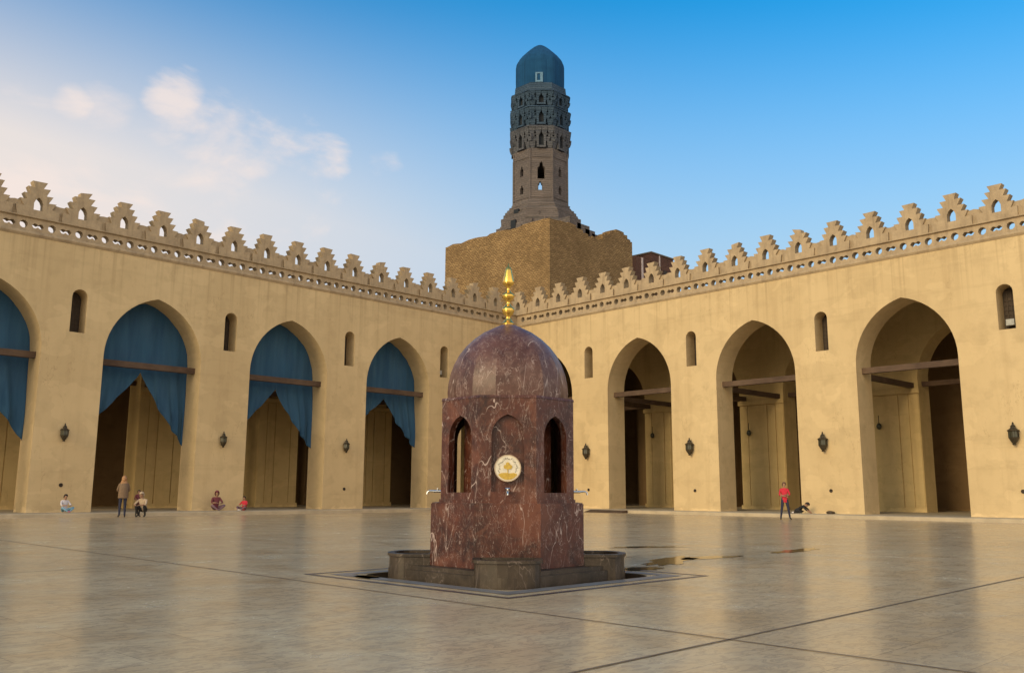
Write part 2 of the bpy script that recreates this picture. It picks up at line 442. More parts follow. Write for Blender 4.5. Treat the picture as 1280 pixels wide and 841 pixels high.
    for cu in merl:
        bm = bmesh.new()
        ch = random.random(); lean = random.uniform(-.02, .02); sc_ = random.uniform(.97, 1.02)
        j = [((x+random.uniform(-.022, .022)+lean*z)*sc_, z*sc_+random.uniform(-.016, .016)) for x, z in OUT]
        if ch < .22:                                # broken corner of the top block
            k_ = max(range(len(j)), key=lambda i: j[i][1]+j[i][0]*(1 if ch < .11 else -1)*.3); j[k_] = (j[k_][0]*.55, j[k_][1]-.07)
        prism(bm, [(cu+x, ZM+.002+z) for x, z in j], [[(cu+x, ZM+z) for x, z in hole]], .02, .40, mp)
        bmesh.ops.bevel(bm, geom=[e for e in bm.edges if e.is_manifold and e.calc_face_angle(0) > .5], offset=.012, segments=1, affect='EDGES')
        link('merlon', bm, M['crest'], root)
    # conduit mouths low on the piers
    for cu, z in extra['holes']:
        bm = bmesh.new(); pts = [(cu+.085*math.cos(2*PI*q/12), z+.085*math.sin(2*PI*q/12)) for q in range(12)]
        inner = [(cu+.06*math.cos(2*PI*q/12), z+.06*math.sin(2*PI*q/12)) for q in range(12)]
        prism(bm, pts, [inner], -.03, .02, mp); prism(bm, inner, [], -.004, .02, mp)
        link('conduit_mouth', bm, M['hole'], root)
    return root

LC = [2.6, 10.0, 17.4, 24.8, 32.2, 39.6]
RC = [2.75, 10.39, 18.14, 26.06, 33.9, 41.7]
LWn = [6.46, 13.6, 20.95, 28.4, 35.9]
RWn = [6.51, 14.2, 22.02, 30.52, 37.8]
LI = [-11.9, -4.6]+[2.4, 9.75, 17.25, 24.6, 32.2, 39.6]
RI = [2.75, 10.2, 17.95, 25.95, 33.9, 41.7]
arcL = make_arcade('L', LC, LWn, 'shaded sand coloured arcade hung with blue curtains, left side of the court', .85, -1.5, 46, [1.99+1.9*k for k in range(23)], 11.9,
            dict(inner=LI, iu0=-19., bu0=-19.9, ru0=-19.95, holes=[(28.52, 1.33), (13.65, 1.24)]))
arcR = make_arcade('R', RC, RWn, 'sunlit sand coloured arcade with open uncurtained arches, right side of the court', .85, .0, 46, [.10+1.9*k for k in range(24)], 11.95,
            dict(inner=RI, iu0=-.6, bu0=-19.3, ru0=-.9, holes=[(6.42, 1.27), (14.19, 1.24), (22.08, 1.25), (30.56, 1.24)]))

# ---------------------------------------------------------------- ground, court floor, walkways
def sheet(name, pts, z, mat, holes=()):
    bm = bmesh.new(); loops = [pts]+list(holes)
    tri = tessellate_polygon([[Vector((a, b, 0)) for a, b in lp] for lp in loops])
    vs = [bm.verts.new((a, b, z)) for lp in loops for a, b in lp]
    for t in tri: bm.faces.new([vs[i] for i in t])
    return bm
FC = Vector((-34.02, -32.83, 0))
def rsquare(c, h, r, n=6):
    pts = []
    for q, (sx, sy) in enumerate(((1, 1), (-1, 1), (-1, -1), (1, -1))):
        for i in range(n+1):
            a = PI/2*q+PI/2*i/n; pts.append((c[0]+sx*(h-r)+r*math.cos(a), c[1]+sy*(h-r)+r*math.sin(a)))
    return pts
RECH = rsquare(FC, 1.47, .35)
bm = sheet('courtyard_floor', [(-95, -95), (2, -95), (2, 2), (-95, 2)], 0., None, [RECH])
tag(link('courtyard_floor', bm, M['floor']), kind='structure')
bm = sheet('ground', [(-900, -900), (1500, -900), (1500, 1500), (-900, 1500)], -.35, None)
tag(link('ground', bm, M['ground']), kind='structure')
def walkway(name, mp, u0, u1, w):
    bm = bmesh.new()
    prism(bm, [(-w, .0), (-w, ST-.03), (-w+.03, ST), (20.2, ST), (20.2, -.02), (-w, -.02)], [], u0, u1, lambda a, b, z: mp(b, a, z))
    tag(link(name, bm, M['curb']), kind='structure')
walkway('walkway', mapL, -19, 46, 1.9)
walkway('walkway', mapR, 1.85, 46, 1.9)
# recess round the fountain
bm = bmesh.new()
ring_poly(bm, [Vector((x, y, -.12)) for x, y in RECH], [Vector((x, y, -.0005)) for x, y in RECH], True, False)
for f in bm.faces: f.normal_flip()
me_o = link('drain_recess', bm, M['recess']); tag(me_o, kind='structure')
# inlaid bands
def frame_band(name, h0, h1, mat, z=.004, rot=0):
    o = [(FC.x+sx*h1, FC.y+sy*h1) for sx, sy in ((1, 1), (-1, 1), (-1, -1), (1, -1))]
    i = [(FC.x+sx*h0, FC.y+sy*h0) for sx, sy in ((1, 1), (-1, 1), (-1, -1), (1, -1))]
    tag(link(name, sheet(name, o, z, None, [i]), mat), kind='structure')
frame_band('paving_band', 1.90, 1.985, M['inlay_dark'])
frame_band('paving_band', 1.50, 1.72, M['inlay_grey'])
def joint(name, a, b, w):
    a = Vector(a); b = Vector(b); d = (b-a).normalized(); n = Vector((-d.y, d.x))*w/2
    tag(link(name, sheet(name, [tuple(a-n), tuple(b-n), tuple(b+n), tuple(a+n)], .005, None), M['strip']), kind='structure')
joint('paving_joint', (-36.0, -2.2), (-36.72, -40.6), .026)
joint('paving_joint', (-60, -37.86), (-3, -37.96), .028)
joint('paving_joint', (-60, -27.9), (-36.6, -28.0), .022)

# puddles
def blob(name, c, rx, ry, rot, label, seed):
    R = random.Random(seed); n = 26; pts = []
    for i in range(n):
        a = 2*PI*i/n; q = 1+R.uniform(-.28, .28); x = rx*q*math.cos(a); y = ry*q*math.sin(a)
        pts.append((c[0]+x*math.cos(rot)-y*math.sin(rot), c[1]+x*math.sin(rot)+y*math.cos(rot)))
    tag(link(name, sheet(name, pts, .004, None), M['puddle']), kind='structure')
PUD = []

# ---------------------------------------------------------------- curtains
def curtain(cu, hw, slit, zl, zr, label, seed):
    R = random.Random(seed)
    root = empty('curtain', mapL(cu, 1.42, slit), label, 'curtain', 'blue curtains hung in the shaded arches')
    half = arch_pts(hw-.01); nU, nZ = 64, 26
    def top(x):
        x = abs(x)
        for (x0, z0), (x1, z1) in zip(half, half[1:]):
            if x1 <= x <= x0: return z0+(z1-z0)*((x0-x)/(x0-x1+1e-9))
        return 7.2
    bm = bmesh.new(); rows = []
    ph = R.uniform(0, 6); fr_ = R.uniform(16, 25); am_ = R.uniform(.8, 1.3); ph2 = R.uniform(0, 6)
    for side in (-1, 1):                # -1: towards small u (photo right)
        grid = []
        for i in range(nU//2+1):
            s = i/(nU//2); x = side*s*(hw-.012)
            if side < 0: zb = slit-(slit-zr)*(s**.88)
            else: zb = slit-(slit-zl)*(s**.94)
            if s == 0: zb = slit+.03
            zt = top(x); col = []
            for j in range(nZ+1):
                z = zt+(zb-zt)*j/nZ
                f = max(0, min(1, (6.95-z)/2.6))
                conv = s**(1+.7*f)       # folds gather towards the jamb lower down
                d = am_*(.018+.085*f)*(math.sin(conv*fr_+ph+.4*math.sin(z*1.1))+.4*math.sin(conv*fr_*1.73+ph2))+.03*math.sin(z*1.7+x*2+ph)
                col.append(bm.verts.new(mapL(cu+x, 1.40+d, z)))
            grid.append(col)
        for a, b in zip(grid, grid[1:]):
            for j in range(nZ): bm.faces.new((a[j], b[j], b[j+1], a[j+1]))
        back = [[bm.verts.new(v.co+(mapL(0, .012, 0)-mapL(0, 0, 0))) for v in col] for col in grid]
        for a, b in zip(back, back[1:]):
            for j in range(nZ): bm.faces.new((a[j], a[j+1], b[j+1], b[j]))
        for a, b, c_, d_ in zip(grid, grid[1:], back, back[1:]): bm.faces.new((a[-1], c_[-1], d_[-1], b[-1]))
    link('curtain_cloth', bm, M['curtain'], root, smooth=60)
    bm = bmesh.new(); tube(bm, [mapL(cu-hw+.0, 1.36, 7.0), mapL(cu+hw-.0, 1.36, 7.0)], .022, 8)
    link('curtain_rod', bm, M['wood'], root)
cl = ['blue curtain in the second arch from the fountain on the left arcade, nearest the fountain',
      'blue curtain with dark strip under its right side, between the nearest and the widest hung arches',
      'blue curtain above the standing woman in the tan jacket',
      'blue curtain cut by the left edge of the photo',]
curtain(10.0, 2.36, 6.61, 4.75, 3.77, 'blue parted curtain in the narrowest looking arch, just left of the marble fountain', 1)
curtain(17.4, 2.36, 6.54, 4.04, 3.45, 'blue parted curtain in the arch directly right of the seated child in red', 2)
curtain(24.8, 2.36, 6.73, 3.97, 3.30, 'blue parted curtain in the arch behind the standing woman in the tan jacket', 3)
curtain(32.2, 2.36, 6.70, 3.9, 3.25, 'blue parted curtain in the arch cut by the left edge of the photo', 4)
curtain(39.6, 2.36, 6.70, 3.9, 3.30, 'blue parted curtain in the far end arch beyond the left frame edge', 5)
curtain(2.6, 2.36, 6.6, 4.4, 3.7, 'blue parted curtain in the corner arch hidden behind the marble fountain', 6)

# ---------------------------------------------------------------- wall lanterns
def lantern(mp, u, z, label, s=1.):
    zc_ = z; kids = []
    root = empty('wall_lantern', mp(u, 0, z), label, 'lantern', 'bronze lanterns on the arcade piers')
    q = mp(u, -.20, 0); c = (q.x, q.y, z)
    bm = bmesh.new(); lathe(bm, [(.05, -.45), (.09, -.41), (.06, -.38), (.10, -.34), (.20, -.17), (.215, -.12)], c, 6); link('lamp_base', bm, M['bronze'], root)
    bm = bmesh.new(); lathe(bm, [(.19, -.12), (.185, .14)], c, 6); link('lamp_glass', bm, M['lamp_glass'], root)
    bm = bmesh.new()
    for k in range(6):
        a = 2*PI*k/6; p0 = (c[0]+.198*math.cos(a), c[1]+.198*math.sin(a)); tube(bm, [(*p0, z-.125), (*p0, z+.145)], .014, 5)
    for k in range(6):
        a = 2*PI*(k+.5)/6; p0 = (c[0]+.172*math.cos(a), c[1]+.172*math.sin(a)); tube(bm, [(*p0, z-.125), (*p0, z+.145)], .008, 4)
    link('lamp_cage', bm, M['bronze'], root)
    bm = bmesh.new(); lathe(bm, [(.24, .13), (.25, .17), (.17, .22), (.115, .26), (.10, .31), (.12, .33), (.06, .39), (.03, .45), (.045, .47), (.0, .53)], c, 6); link('lamp_cap', bm, M['bronze'], root)
    bm = bmesh.new()
    tube(bm, [mp(u, .0, z+.12), mp(u, -.10, z+.16), mp(u, -.2, z+.19)], .022, 6); tube(bm, [mp(u, 0, z-.22), mp(u, -.1, z-.26), mp(u, -.19, z-.33)], .018, 6)
    box(bm, u-.045, u+.045, -.02, .01, z-.32, z+.26, mp); link('bracket', bm, M['bronze'], root)
    root.scale = (s, s, s)
lantern(mapL, 28.61, 3.58, 'dark lantern on the pier above the seated child in white and blue', .82)
lantern(mapL, 21.08, 3.60, 'dark lantern on the pier above the blurred figure in maroon', .82)
lantern(mapL, 13.70, 3.58, 'dark lantern on the shaded pier between the two curtained arches nearest the fountain', .82)
lantern(mapL, 36.0, 3.58, 'dark lantern on the pier beyond the left edge of the photo', .82)
lantern(mapR, 6.39, 3.56, 'green tinged lantern on the narrow looking pier just right of the marble fountain')
lantern(mapR, 14.04, 3.59, 'green tinged lantern on the lit pier between the two arches right of the fountain')
lantern(mapR, 21.89, 3.57, 'green tinged lantern on the lit pier right of the standing boy in red')
lantern(mapR, 30.45, 3.60, 'largest looking lantern, at the right edge of the photo')
# wall speakers on the inner piers of the right arcade
def inner_lamp(mp, u, t, z, label):
    root = empty('round_lamp', mp(u, t, z), label, 'lamp')
    q = mp(u, t-.16, z)
    bm = bmesh.new(); lathe(bm, [(.04, -.17), (.11, -.12), (.15, 0), (.11, .12), (.04, .17)], q, 12); link('lamp_shade', bm, M['lamp_glass'], root, smooth=50)
    bm = bmesh.new(); tube(bm, [mp(u, t, z+.05), mp(u, t-.16, z+.22), mp(u, t-.16, z+.6)], .02, 6); link('bracket', bm, M['bronze'], root)
inner_lamp(mapR, 22.0-.55, 7.2, 4.75, 'round green lamp inside the widest looking open arch')
inner_lamp(mapR, 14.2-.9, 7.2, 4.75, 'round dark lamp inside the open arch behind the standing boy in red')
inner_lamp(mapR, 6.5-.6, 7.2, 4.9, 'small round lamp inside the open arch nearest the fountain')
# floodlights standing in two of the slit windows
def flood(mp, u, label):
    root = empty('floodlight', mp(u, .55, 8.1), label, 'floodlight')
    bm = bmesh.new(); box(bm, u-.17, u+.17, .40, .56, 8.32, 8.60, mp); box(bm, u-.15, u+.15, .56, .66, 8.36, 8.56, mp)
    bmesh.ops.bevel(bm, geom=bm.edges[:], offset=.012, segments=1, affect='EDGES'); link('housing', bm, M['floodlight'], root)
    bm = bmesh.new(); box(bm, u-.21, u-.18, .47, .51, 8.1, 8.48, mp); box(bm, u+.18, u+.21, .47, .51, 8.1, 8.48, mp); box(bm, u-.21, u+.21, .465, .515, 8.10, 8.13, mp)
    link('stand', bm, M['bronze'], root)
flood(mapR, 30.52, 'grey floodlight standing in the slit window at the right edge of the photo')
flood(mapL, 6.46, 'grey floodlight standing in the slit window beside the marble dome')

# ---------------------------------------------------------------- fountain
def oct_pts(a, z, c=FC):           # octagon across-flats half a, one flat facing the camera diagonal
    R = a/math.cos(PI/8); return [Vector((c.x+R*math.cos(PI/8+PI/4*i), c.y+R*math.sin(PI/8+PI/4*i), z)) for i in range(8)]
fount = empty('ablution_fountain', FC, 'domed red marble fountain with gilded finial standing in the middle of the court', 'fountain')
bm = bmesh.new()
for h, r, z0, z1 in ((1.245, .30, -.12, .105), (1.20, .30, .105, .16)):
    pts = rsquare(FC, h, r)
    ring_poly(bm, [Vector((x, y, z0)) for x, y in pts], [Vector((x, y, z1)) for x, y in pts])
bmesh.ops.bevel(bm, geom=[e for e in bm.edges if e.calc_face_angle(0) > 1.2], offset=.008, segments=2, affect='EDGES')
link('base_platform', bm, M['marble_base'], fount)
bm = bmesh.new(); ring_poly(bm, oct_pts(1.03, .155), oct_pts(1.03, .985))
bmesh.ops.bevel(bm, geom=[e for e in bm.edges if abs(e.verts[0].co.z-e.verts[1].co.z) < .01], offset=.012, segments=2, affect='EDGES')
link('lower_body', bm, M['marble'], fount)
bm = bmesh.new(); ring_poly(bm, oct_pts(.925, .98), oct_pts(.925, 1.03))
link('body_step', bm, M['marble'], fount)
# upper body: eight panels, pierced on the wall-parallel faces, blind niches on the diagonals
UB = bmesh.new(); A = .905; W = A*math.tan(PI/8)
def pointed(cu, hw, z0, spring, rise, n=7):
    h = arch_pts(hw, spring, rise, n)
    return [(cu-hw, z0), (cu+hw, z0)]+[(cu+x, z) for x, z in h]+[(cu-x, z) for x, z in h[::-1][1:]]
for k in range(8):
    ang = PI/4*k; nrm = Vector((math.cos(ang), math.sin(ang), 0)); tan = Vector((-nrm.y, nrm.x, 0))
    mpf = lambda u, t, z, nrm=nrm, tan=tan: FC+nrm*(A-t)+tan*u+Vector((0, 0, z))
    out = [(-W, 1.028), (W, 1.028), (W, 2.37), (-W, 2.37)]
    if k % 2 == 0:
        hole = pointed(0, .225, 1.12, 1.84, .30); prism(UB, out, [hole], 0, .10, mpf)
    else:
        hole = pointed(0, .215, 1.13, 1.86, .28); prism(UB, out, [hole], 0, .085, mpf)
        prism(UB, hole, [], .085, .13, mpf)
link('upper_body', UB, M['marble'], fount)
# inner core seen through the openings
bm = bmesh.new(); lathe(bm, [(.60, 1.02), (.60, 2.38)], FC, 8, PI/8, flats=True); link('inner_core', bm, M['marble'], fount)
bm = bmesh.new(); ring_poly(bm, oct_pts(.915, 2.362), oct_pts(.905, 2.395)); link('cornice', bm, M['marble'], fount)
# dome
bm = bmesh.new()
prof = [(.860, 2.393), (.866, 2.50), (.856, 2.62), (.828, 2.76), (.778, 2.90), (.705, 3.04), (.605, 3.17), (.485, 3.285), (.345, 3.385), (.19, 3.46), (.09, 3.505), (.04, 3.52)]
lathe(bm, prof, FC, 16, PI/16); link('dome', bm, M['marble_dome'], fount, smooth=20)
bm = bmesh.new()
prof = [(.085, 3.50), (.09, 3.525), (.06, 3.56), (.035, 3.60), (.035, 3.63), (.075, 3.67), (.092, 3.72), (.088, 3.745), (.045, 3.79), (.028, 3.82), (.030, 3.85), (.07, 3.885), (.092, 3.925), (.088, 3.95), (.04, 3.99),
        (.024, 4.02), (.024, 4.06), (.06, 4.09), (.085, 4.12), (.084, 4.145), (.068, 4.22), (.048, 4.31), (.034, 4.36), (.012, 4.375), (.006, 4.42), (0, 4.425)]
lathe(bm, prof, FC, 20); link('finial', bm, M['gold'], fount, smooth=50)
# basins at the four corners
for k in range(4):
    ang = PI/4+PI/2*k; nrm = Vector((math.cos(ang), math.sin(ang), 0)); tan = Vector((-nrm.y, nrm.x, 0))
    def dshape(hw, out, inn, n=10):
        pts = [(-hw, inn)]
        for i in range(n+1):
            a = PI*i/n
            pts.append((-hw*math.cos(a) if False else -hw*math.cos(a), out-.24+.24*math.sin(a)))
        pts.append((hw, inn)); return pts
    P3 = lambda p, z: FC+nrm*p[1]+tan*p[0]+Vector((0, 0, z))
    o = dshape(.41, 1.62, 1.02); i_ = dshape(.35, 1.56, 1.04)
    bm = bmesh.new()
    A0 = [bm.verts.new(P3(p, -.11)) for p in o]; A1 = [bm.verts.new(P3(p, .27)) for p in o]
    I1 = [bm.verts.new(P3(p, .27)) for p in i_]; I0 = [bm.verts.new(P3(p, .13)) for p in i_]
    n = len(o)
    for a in range(n):
        b = (a+1) % n
        bm.faces.new((A0[a], A0[b], A1[b], A1[a])); bm.faces.new((A1[a], A1[b], I1[b], I1[a])); bm.faces.new((I1[a], I1[b], I0[b], I0[a]))
    bm.faces.new(I0); bm.faces.new(A0[::-1])
    bas = link('basin', bm, M['marble_base'], fount)
    o2 = dshape(.435, 1.645, 1.033)
    bm = bmesh.new(); i2 = dshape(.34, 1.55, 1.034)
    prism(bm, o2, [i2[1:-1]+[(.34, 1.06), (-.34, 1.06)]], .272, .308, lambda u, t, z: FC+nrm*z+tan*u+Vector((0, 0, t)))
    link('rim', bm, M['marble_base'], bas)
    # tap
    bm = bmesh.new(); z = 1.135
    b0 = FC+nrm*.855+Vector((0, 0, z))
    tube(bm, [b0, b0+nrm*.12, b0+nrm*.17], [.020, .018, .018], 10); tube(bm, [b0+nrm*.155, b0+nrm*.235+Vector((0, 0, .006)), b0+nrm*.262+Vector((0, 0, -.012)), b0+nrm*.268+Vector((0, 0, -.045))], [.016, .012, .012, .013], 8)
    lathe(bm, [(.03, 0), (.032, .008)], b0+nrm*.01, 12)
    tp = link('tap', bm, M['chrome'], fount, smooth=50)
    bm = bmesh.new(); tube(bm, [b0+nrm*.12, b0+nrm*.12+Vector((0, 0, .035))], .012, 8); q = b0+nrm*.12+Vector((0, 0, .038)); tube(bm, [q-tan*.03, q+tan*.03], .009, 6)
    link('handle', bm, M['chrome'], tp)
    # medallion with a gilded tree, on the face towards the viewer
    if k == 2:
        face = lambda u, t, z: FC+nrm*(.905-t)+tan*u+Vector((0, 0, z))
        cz = 1.435; cu = .0
        disc = [(.175*math.cos(2*PI*q/40), cz+.175*math.sin(2*PI*q/40)) for q in range(40)]
        bm = bmesh.new(); prism(bm, disc, [], -.012, .09, face); md = link('medallion', bm, M['medal'], fount)
        bm = bmesh.new()
        rim = [(.163*math.cos(2*PI*q/40), cz+.163*math.sin(2*PI*q/40)) for q in range(40)]
        prism(bm, disc, [rim], -.016, -.012, face)
        link('medallion_ring', bm, M['beige_cloth'], md)
        bm = bmesh.new()
        for cx, cy, r in ((0, .052, .026), (-.028, .018, .027), (.030, .016, .030), (0, .020, .024), (.0, -.0, .02), (.018, .038, .018)):
            prism(bm, [(cx+r*math.cos(2*PI*q/9)*(1+.12*math.sin(q*2.3)), cz+cy+r*math.sin(2*PI*q/9)) for q in range(9)], [], -.020-.001*len(bm.verts)/100, -.0125, face)
        prism(bm, [(-.006, cz-.145), (.006, cz-.145), (.004, cz+.02), (-.004, cz+.02)], [], -.0215, -.012, face)
        seg = [(.15*math.cos(a), cz+.15*math.sin(a)) for a in [math.radians(215+110*q/12) for q in range(13)]]
        topl = [(.115, cz-.070), (.08, cz-.060), (.03, cz-.066), (-.03, cz-.058), (-.085, cz-.063), (-.115, cz-.075)]
        prism(bm, seg+topl, [], -.0165, -.012, face)
        link('tree_emblem', bm, M['medal_gold'], md)
        bm = bmesh.new(); R = random.Random(3)
        for q in range(26):
            a = math.radians(-25+230*q/25); rr = .115+R.uniform(-.012, .016); w = R.uniform(.003, .006); l = R.uniform(.006, .014); th = R.uniform(0, PI)
            cx, cy = rr*math.cos(a), cz+rr*math.sin(a)
            prism(bm, [(cx+l*math.cos(th)*s1-w*math.sin(th)*s2, cy+l*math.sin(th)*s1+w*math.cos(th)*s2) for s1, s2 in ((-1, -1), (1, -1), (1, 1), (-1, 1))], [], -.0142, -.012, face)
        link('lettering', bm, M['medal_ink'], md)

# ---------------------------------------------------------------- minaret pylon
PX0, PY0, PTOP = 20.0, 14.94, 27.65
pyl = empty('minaret', (PX0+7.5, PY0+7.9, -.3), 'tall domed stone minaret on a square block tower behind the corner of the court', 'minaret')
bm = bmesh.new()
R = random.Random(11)
topl = [(PY0, 27.60)]
y = PY0
while y < PY0+15.2: y += R.uniform(.4, 1.0); topl.append((min(y, PY0+15.38), 27.62+R.choice([-.10, -.04, 0, .04, .07])))
topl[-1] = (PY0+15.38, 27.55)
prism(bm, [(PY0, -.3)]+topl+[(PY0+15.38, -.3)], [], PX0, PX0+.9, lambda a, b, z: Vector((b, a, z)))
# right face with its ruined outline
tr = [(20.9, 27.62), (22.2, 27.7), (23.4, 27.8), (24.6, 27.5), (25.6, 27.25), (26.3, 27.0), (26.9, 27.15), (27.5, 27.0), (28.1, 27.15), (28.5, 27.7), (28.9, 27.95), (29.4, 27.9), (29.6, 28.3), (30.2, 28.5), (30.9, 28.75), (31.6, 28.72), (32.3, 28.45), (32.8, 28.1), (33.4, 27.9)]
tj = []
for (x0, z0), (x1, z1) in zip(tr, tr[1:]):
    tj += [(x0, z0), ((x0+x1)/2-.02, z0+R.uniform(-.05, .05)), ((x0+x1)/2+.02, z1+R.uniform(-.05, .05))]
tj.append(tr[-1])
prism(bm, [(20.9, -.3)]+tj+[(33.4, -.3)], [], PY0+.003, PY0+1.0, lambda a, b, z: Vector((a, b, z)))
box(bm, 33.4-.9, 33.397, PY0+1.0, PY0+15.3, -.3, 27.3)
box(bm, PX0+.9, 32.5, PY0+1.0, PY0+15.37, -.3, 26.9)
link('block_tower', bm, M['pylon'], pyl)
bm = bmesh.new(); box(bm, 20.9, 33.4, PY0+.6, PY0+.96, 26.5, 26.9); 
bm.free()
MC = Vector((27.4, 23.0, 0))
def octm(a, z, j=0.): 
    Rr = a/math.cos(PI/8); return [Vector((MC.x+Rr*math.cos(PI/8+PI/4*i)+R.uniform(-j, j), MC.y+Rr*math.sin(PI/8+PI/4*i)+R.uniform(-j, j), z)) for i in range(8)]
# broken plinth under the shaft (stacked courses)
bm = bmesh.new(); z = 26.8
for h, a in ((1.6, 4.5), (.5, 4.42), (.45, 4.46), (.5, 4.35), (.42, 4.22), (.4, 4.1), (.35, 3.9), (.3, 3.65), (.3, 3.4), (.3, 3.2), (.35, 3.1)):
    ring_poly(bm, octm(a, z, .06), octm(a-.03, z+h, .06)); z += h-.001
for q in range(60):
    a = R.uniform(0, 2*PI); zz = R.uniform(27.4, 30.6); r = 4.4-(max(0, zz-29))*0.5; s = R.uniform(.2, .55)
    c = MC+Vector((math.cos(a)*r, math.sin(a)*r, 0)); box(bm, c.x-s, c.x+s, c.y-s, c.y+s, zz-.15, zz+.2)
# stepped rubble towards the right of the plinth
for x, zt, w in ((26.5, 28.6, 1.), (27.6, 28.2, .8), (28.6, 28.0, .7), (25.2, 29.0, .9)):
    box(bm, x-w, x+w, PY0+1.1, PY0+4.6, 26.8, zt+R.uniform(-.1, .1))
# small openings in the plinth
link('shaft_plinth', bm, M['brick_minaret'], pyl)
for zz, hh, dd in ((28.75, .95, 4.56), (30.55, .45, 4.1)):
    bm = bmesh.new(); box(bm, MC.x-dd, MC.x-dd+.3, MC.y-.6, MC.y+.1, zz, zz+hh); link('window', bm, M['dark_gap'], pyl)  # flat dark box painted as the shade of an opening
# shaft: eight pierced panels
def cusp(cu, z0, z1, hw):
    h = z1-z0
    return [(cu-hw, z0), (cu+hw, z0), (cu+hw, z0+h*.62), (cu+hw*.45, z0+h*.75), (cu+hw*.45, z0+h*.86), (cu, z1), (cu-hw*.45, z0+h*.86), (cu-hw*.45, z0+h*.75), (cu-hw, z0+h*.62)]
def panels(bm, a, z0, z1, holes_for, th=.55):
    Wd = a*math.tan(PI/8)
    for k in range(8):
        ang = PI/4*k; nrm = Vector((math.cos(ang), math.sin(ang), 0)); tan = Vector((-nrm.y, nrm.x, 0))
        mpf = lambda u, t, z: MC+nrm*(a-t)+tan*u*(1-t/a*(1 if t > 0 else 0))+Vector((0, 0, z))
        prism(bm, [(-Wd, z0), (Wd, z0), (Wd, z1), (-Wd, z1)], holes_for(k), 0, th, mpf)
bm = bmesh.new()
def hs(k):
    if k % 2 == 1: return [cusp(0, 34.5, 36.5, .42), cusp(-.12, 33.25, 34.25, .24)]
    return [cusp(0, 35.0, 36.2, .24), cusp(0, 33.0, 34.05, .24)]
panels(bm, 2.96, 31.2, 38.0, hs); link('shaft', bm, M['brick_minaret'], pyl)
bm = bmesh.new()
for zb in (32.4, 36.95): ring_poly(bm, octm(3.02, zb), octm(3.02, zb+.16), True, True)
for k in range(8):
    a = PI/8+PI/4*k; c = MC+Vector((math.cos(a), math.sin(a), 0))*3.17
    tube(bm, [c+Vector((0, 0, 31.6)), c+Vector((0, 0, 37.9))], .13, 8)
link('string_course', bm, M['brick_minaret'], pyl)
# muqarnas tiers: each has little pointed cells that lean outwards
def tier(z0, z1, r0, r1, n, mat, wins):
    bm = bmesh.new()
    ring_poly(bm, octm(r0-.25, z0-.2), octm(r1-.42, z1+.05))
    rows = 3
    for row in range(rows):
        za = z0+(z1-z0)*row/rows; zb = z0+(z1-z0)*(row+1)/rows; ra = r0+(r1-r0)*row/rows; rb = r0+(r1-r0)*(row+1)/rows
        for k in range(8):
            ang = PI/4*k; nrm = Vector((math.cos(ang), math.sin(ang), 0)); tan = Vector((-nrm.y, nrm.x, 0)); Wd = rb*math.tan(PI/8)*.98
            m = 4; cell = 2*Wd/m
            for q in range(m):
                cu = -Wd+cell*(q+.5)+(cell/2 if row % 2 else 0)
                if abs(cu) > Wd: continue
                if abs(cu) < .55 and row < 2 and wins: continue
                hw = cell*.47; h = zb-za; jr = R.uniform(-.035, .03)
                mpf = lambda u, t, z: MC+nrm*(ra+(rb-ra)*(z-za)/h+jr-t)+tan*u+Vector((0, 0, z))
                prism(bm, [(cu-hw*.62, za), (cu+hw*.62, za), (cu+hw, za+h*.5), (cu+hw, zb), (cu-hw, zb), (cu-hw, za+h*.5)],
                      [] if row != 1 else [[(cu-hw*.4, za+h*.62), (cu+hw*.4, za+h*.62), (cu+hw*.3, za+h*.8), (cu, za+h*.92), (cu-hw*.3, za+h*.8)]], 0, .5, mpf)
    ring_poly(bm, octm(r1+.02, z1, .06), octm(r1-.02, z1+.16, .06))
    ring_poly(bm, octm(r1-.32, z1+.16, .03), octm(r0-.1, z1+.34, .03))
    for k in range(8):
        if not wins: break
        ang = PI/4*k; nrm = Vector((math.cos(ang), math.sin(ang), 0)); tan = Vector((-nrm.y, nrm.x, 0))
        mpf = lambda u, t, z: MC+nrm*((r0+r1)/2-.02-t)+tan*u+Vector((0, 0, z))
        prism(bm, [(-.5, z0+.02), (.5, z0+.02), (.5, z1-.02), (-.5, z1-.02)], [cusp(0, z0+.25, z1-.25, .27)], -.06, .3, mpf)
        pv = MC+nrm*((r0+r1)/2-.28)
    link('muqarnas_tier', bm, mat, pyl)
    bm = bmesh.new()
    for k in range(8):
        ang = PI/4*k; nrm = Vector((math.cos(ang), math.sin(ang), 0)); tan = Vector((-nrm.y, nrm.x, 0))
        mpf = lambda u, t, z: MC+nrm*((r0+r1)/2-.27-t)+tan*u+Vector((0, 0, z))
        box(bm, -.42, .42, 0, .05, z0+.15, z1-.15, mpf)
    link('window_recess', bm, M['dark_gap'], pyl)
M['minaret_mid'] = masonry('grey minaret masonry', (.10, .105, .12), (.145, .14, .145), (.07, .08, .10), .5, .24, .6)  # weaker blue grading cast put into the stone colour
tier(38.0, 40.3, 2.95, 3.38, 5, M['minaret_mid'], True)
tier(40.65, 42.6, 3.0, 3.36, 5, M['minaret_top'], True)
tier(42.95, 44.55, 2.95, 3.26, 5, M['minaret_top'], True)
